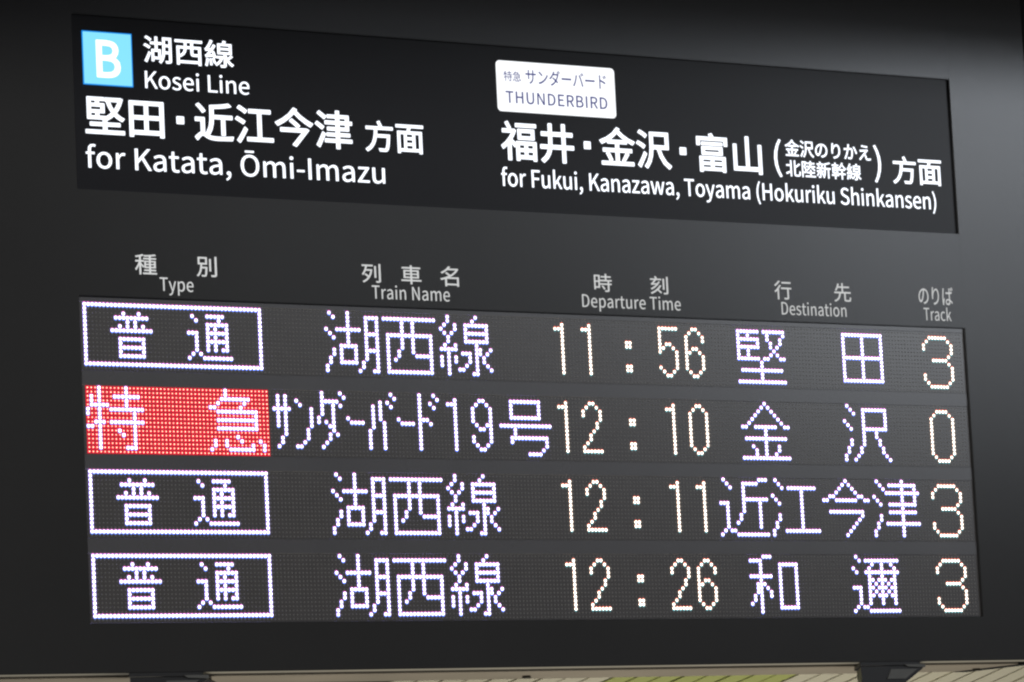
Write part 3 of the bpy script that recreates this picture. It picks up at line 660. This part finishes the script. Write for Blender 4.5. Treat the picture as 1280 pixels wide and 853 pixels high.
# half-width kana of the train name, in columns of the whole line
KANA = {k: rows(v) for k, v in {
    "サ": "/50 52/50 52/50 52/49-53/50 52/50 52/50 52/50 52/52/52/51/51/50",
    "ン": "//55/56/59/59/59/59/59/58/58/58/57/55 56",
    "ダ": "62 67/62 68/62-66/62 65 67/62 65/62 65/61 65/61 63 65/64 65/65/64 66/64/63/62",
    "ー": "//////69/70-73",
    "バ": "81/82/78 80/76 78 81/76 78/76 78/76 78/76 79/76 79/75 79/75 79/75 79/75 79/75 79",
    "ー2": "//////83/84-87",
    "ド": "89 93/89 94/89 92/89 93/89/89/89-91/89 92/89/89/89/89/89/89",
}.items()}


def field(pairs):
    """[(character, first column), ...] -> [(character, set of dots), ...]"""
    return [(ch, {(r, c0 + c) for r, c in DOT[ch]}) for ch, c0 in pairs]


def frame_box():
    s = set()
    for c in range(47):
        s.update(((0, c), (14, c)))
    for r in range(15):
        s.update(((r, 0), (r, 46)))
    return [("frame", s)] + field((("普", 7), ("通", 27)))


def clock(t):
    return field(zip(t, (128, 136, 144, 160, 168)))


KOSEI = (("湖", 64), ("西", 80), ("線", 96))
EXPRESS = [(k[0], v) for k, v in KANA.items()] + field((("1", 96), ("9", 104), ("号", 112)))
LINES = [
    dict(white=frame_box() + field(KOSEI) + field((("堅", 184), ("田", 216))),
         warm=clock("11:56") + field((("three", 240),)), read="local, 湖西線, 11:56, 堅田, track 3"),
    dict(white=field((("特", 0), ("急", 32))) + EXPRESS + field((("金", 184), ("沢", 216))),
         warm=clock("12:10") + field((("zero", 240),)), read="limited express 19号, 12:10, 金沢, track 0", red=True),
    dict(white=frame_box() + field(KOSEI) + field((("近", 176), ("江", 192), ("今", 208), ("津", 224))),
         warm=clock("12:11") + field((("three", 240),)), read="local, 湖西線, 12:11, 近江今津, track 3"),
    dict(white=frame_box() + field(KOSEI) + field((("和", 184), ("邇", 216))),
         warm=clock("12:26") + field((("three", 240),)), read="local, 湖西線, 12:26, 和邇, track 3"),
]
SP = 19.64


def dome(V, F, MI, x, z, r, y0, y1, n, mi, top=0.7, rot=0.0):
    """low frustum with n sides standing on the board"""
    b = len(V)
    for px, pz in polar(n, r, rot):
        V.append((x + px, y0, z + pz))
    for px, pz in polar(n, r * top, rot):
        V.append((x + px, y1, z + pz))
    for k in range(n):
        j = (k + 1) % n
        F.append((b + k, b + j, b + n + j, b + n + k)); MI.append(mi)
    F.append(tuple(b + n + k for k in range(n))); MI.append(mi)


def lamps(name, dots, line, mats, parent, label):
    V, F, MI = [], [], []
    for r, c in sorted(dots):
        x, z = c * P, -(r + SP * line) * P
        dome(V, F, MI, x, z + 0.30 * P, 0.34 * P, 0.0002, -0.0005, 8, 1, 0.92, 22.5)
        dome(V, F, MI, x, z - 0.30 * P, 0.34 * P, 0.0001, -0.0006, 8, 2, 0.92, 22.5)
        dome(V, F, MI, x, z, 0.69 * P, 0.0003, -0.0003, 4, 4, 0.97, 45)  # glowing square standing in for the lamp's halo
        dome(V, F, MI, x + 0.03 * P, z, 0.36 * P, 0.0, -0.0014, 8, 3, 0.86, 22.5)
        MI[-1] = 0
    return raw(name, V, F, mats, MI, parent, label)


for li, L in enumerate(LINES):
    zt, zb = 0.5 * P - li * SP * P, -(15.5 + li * SP) * P
    bm = bmesh.new()
    box(bm, WX0 + 0.0003, WX1 - 0.0002, 0.0, 0.0036, zb, zt)
    line_o = build("display_line", bm, "pcb", board, "lamp line reading " + L["read"])
    lit = set()
    for tone in ("white", "warm"):
        for ch, dots in L[tone]:
            lit |= dots
            ms = [tone + "_led", tone + "_top", tone + "_low", tone + "_side", tone + "_package"]  # _package: emissive square standing in for the lamp's halo
            if ch == "frame":
                lamps("lit_frame", dots, li, ms, line_o, "rectangle of lit white lamps round the train type")
            else:
                ch = {"three": "3", "zero": "0"}.get(ch, ch)
                lamps("lit_character", dots, li, ms, line_o, "lit character " + ch)
    if L.get("red"):
        V, F, MI = [], [], []
        for r in range(16):
            for c in range(48):
                if (r, c) in lit:
                    continue
                x, z = c * P, -(r + SP * li) * P
                dome(V, F, MI, x, z, 0.66 * P, 0.0002, -0.0004, 4, 1, 0.95, 45)  # glowing square standing in for red light on the board
                dome(V, F, MI, x, z, 0.16 * P, 0.0, -0.0011, 6, 2, 0.9)
                MI[-1] = 0
                lit.add((r, c))
        raw("red_field", V, F, ["red_led", "red_spill", "red_side"], MI, line_o, "red lit background of the express type field",
            "stuff")
    V, F, MI = [], [], []
    for r in range(16):
        for c in range(256):
            if (r, c) in lit:
                continue
            dome(V, F, MI, c * P, -(r + SP * li) * P, 0.24 * P, 0.0002, -0.0008, 5, 0, 0.6)
    raw("unlit_lamp", V, F, ["dead"], None, line_o, "rows of unlit lamps", "stuff")

# plain spacer plates above, between and below the lamp lines, and at the right end
edges = [WZ1 - 0.0002] + [q for li in range(4) for q in (0.5 * P - li * SP * P, -(15.5 + li * SP) * P)] + [WZ0 + 0.0002]
for k in range(0, 10, 2):
    bm = bmesh.new()
    box(bm, WX0 + 0.0002, WX1 - 0.0002, -0.0004, 0.0035, edges[k + 1] + 0.0003, edges[k] - 0.0003)
    bevel(bm, 0.0003, 1)
    build("spacer_plate", bm, "spacer", board)
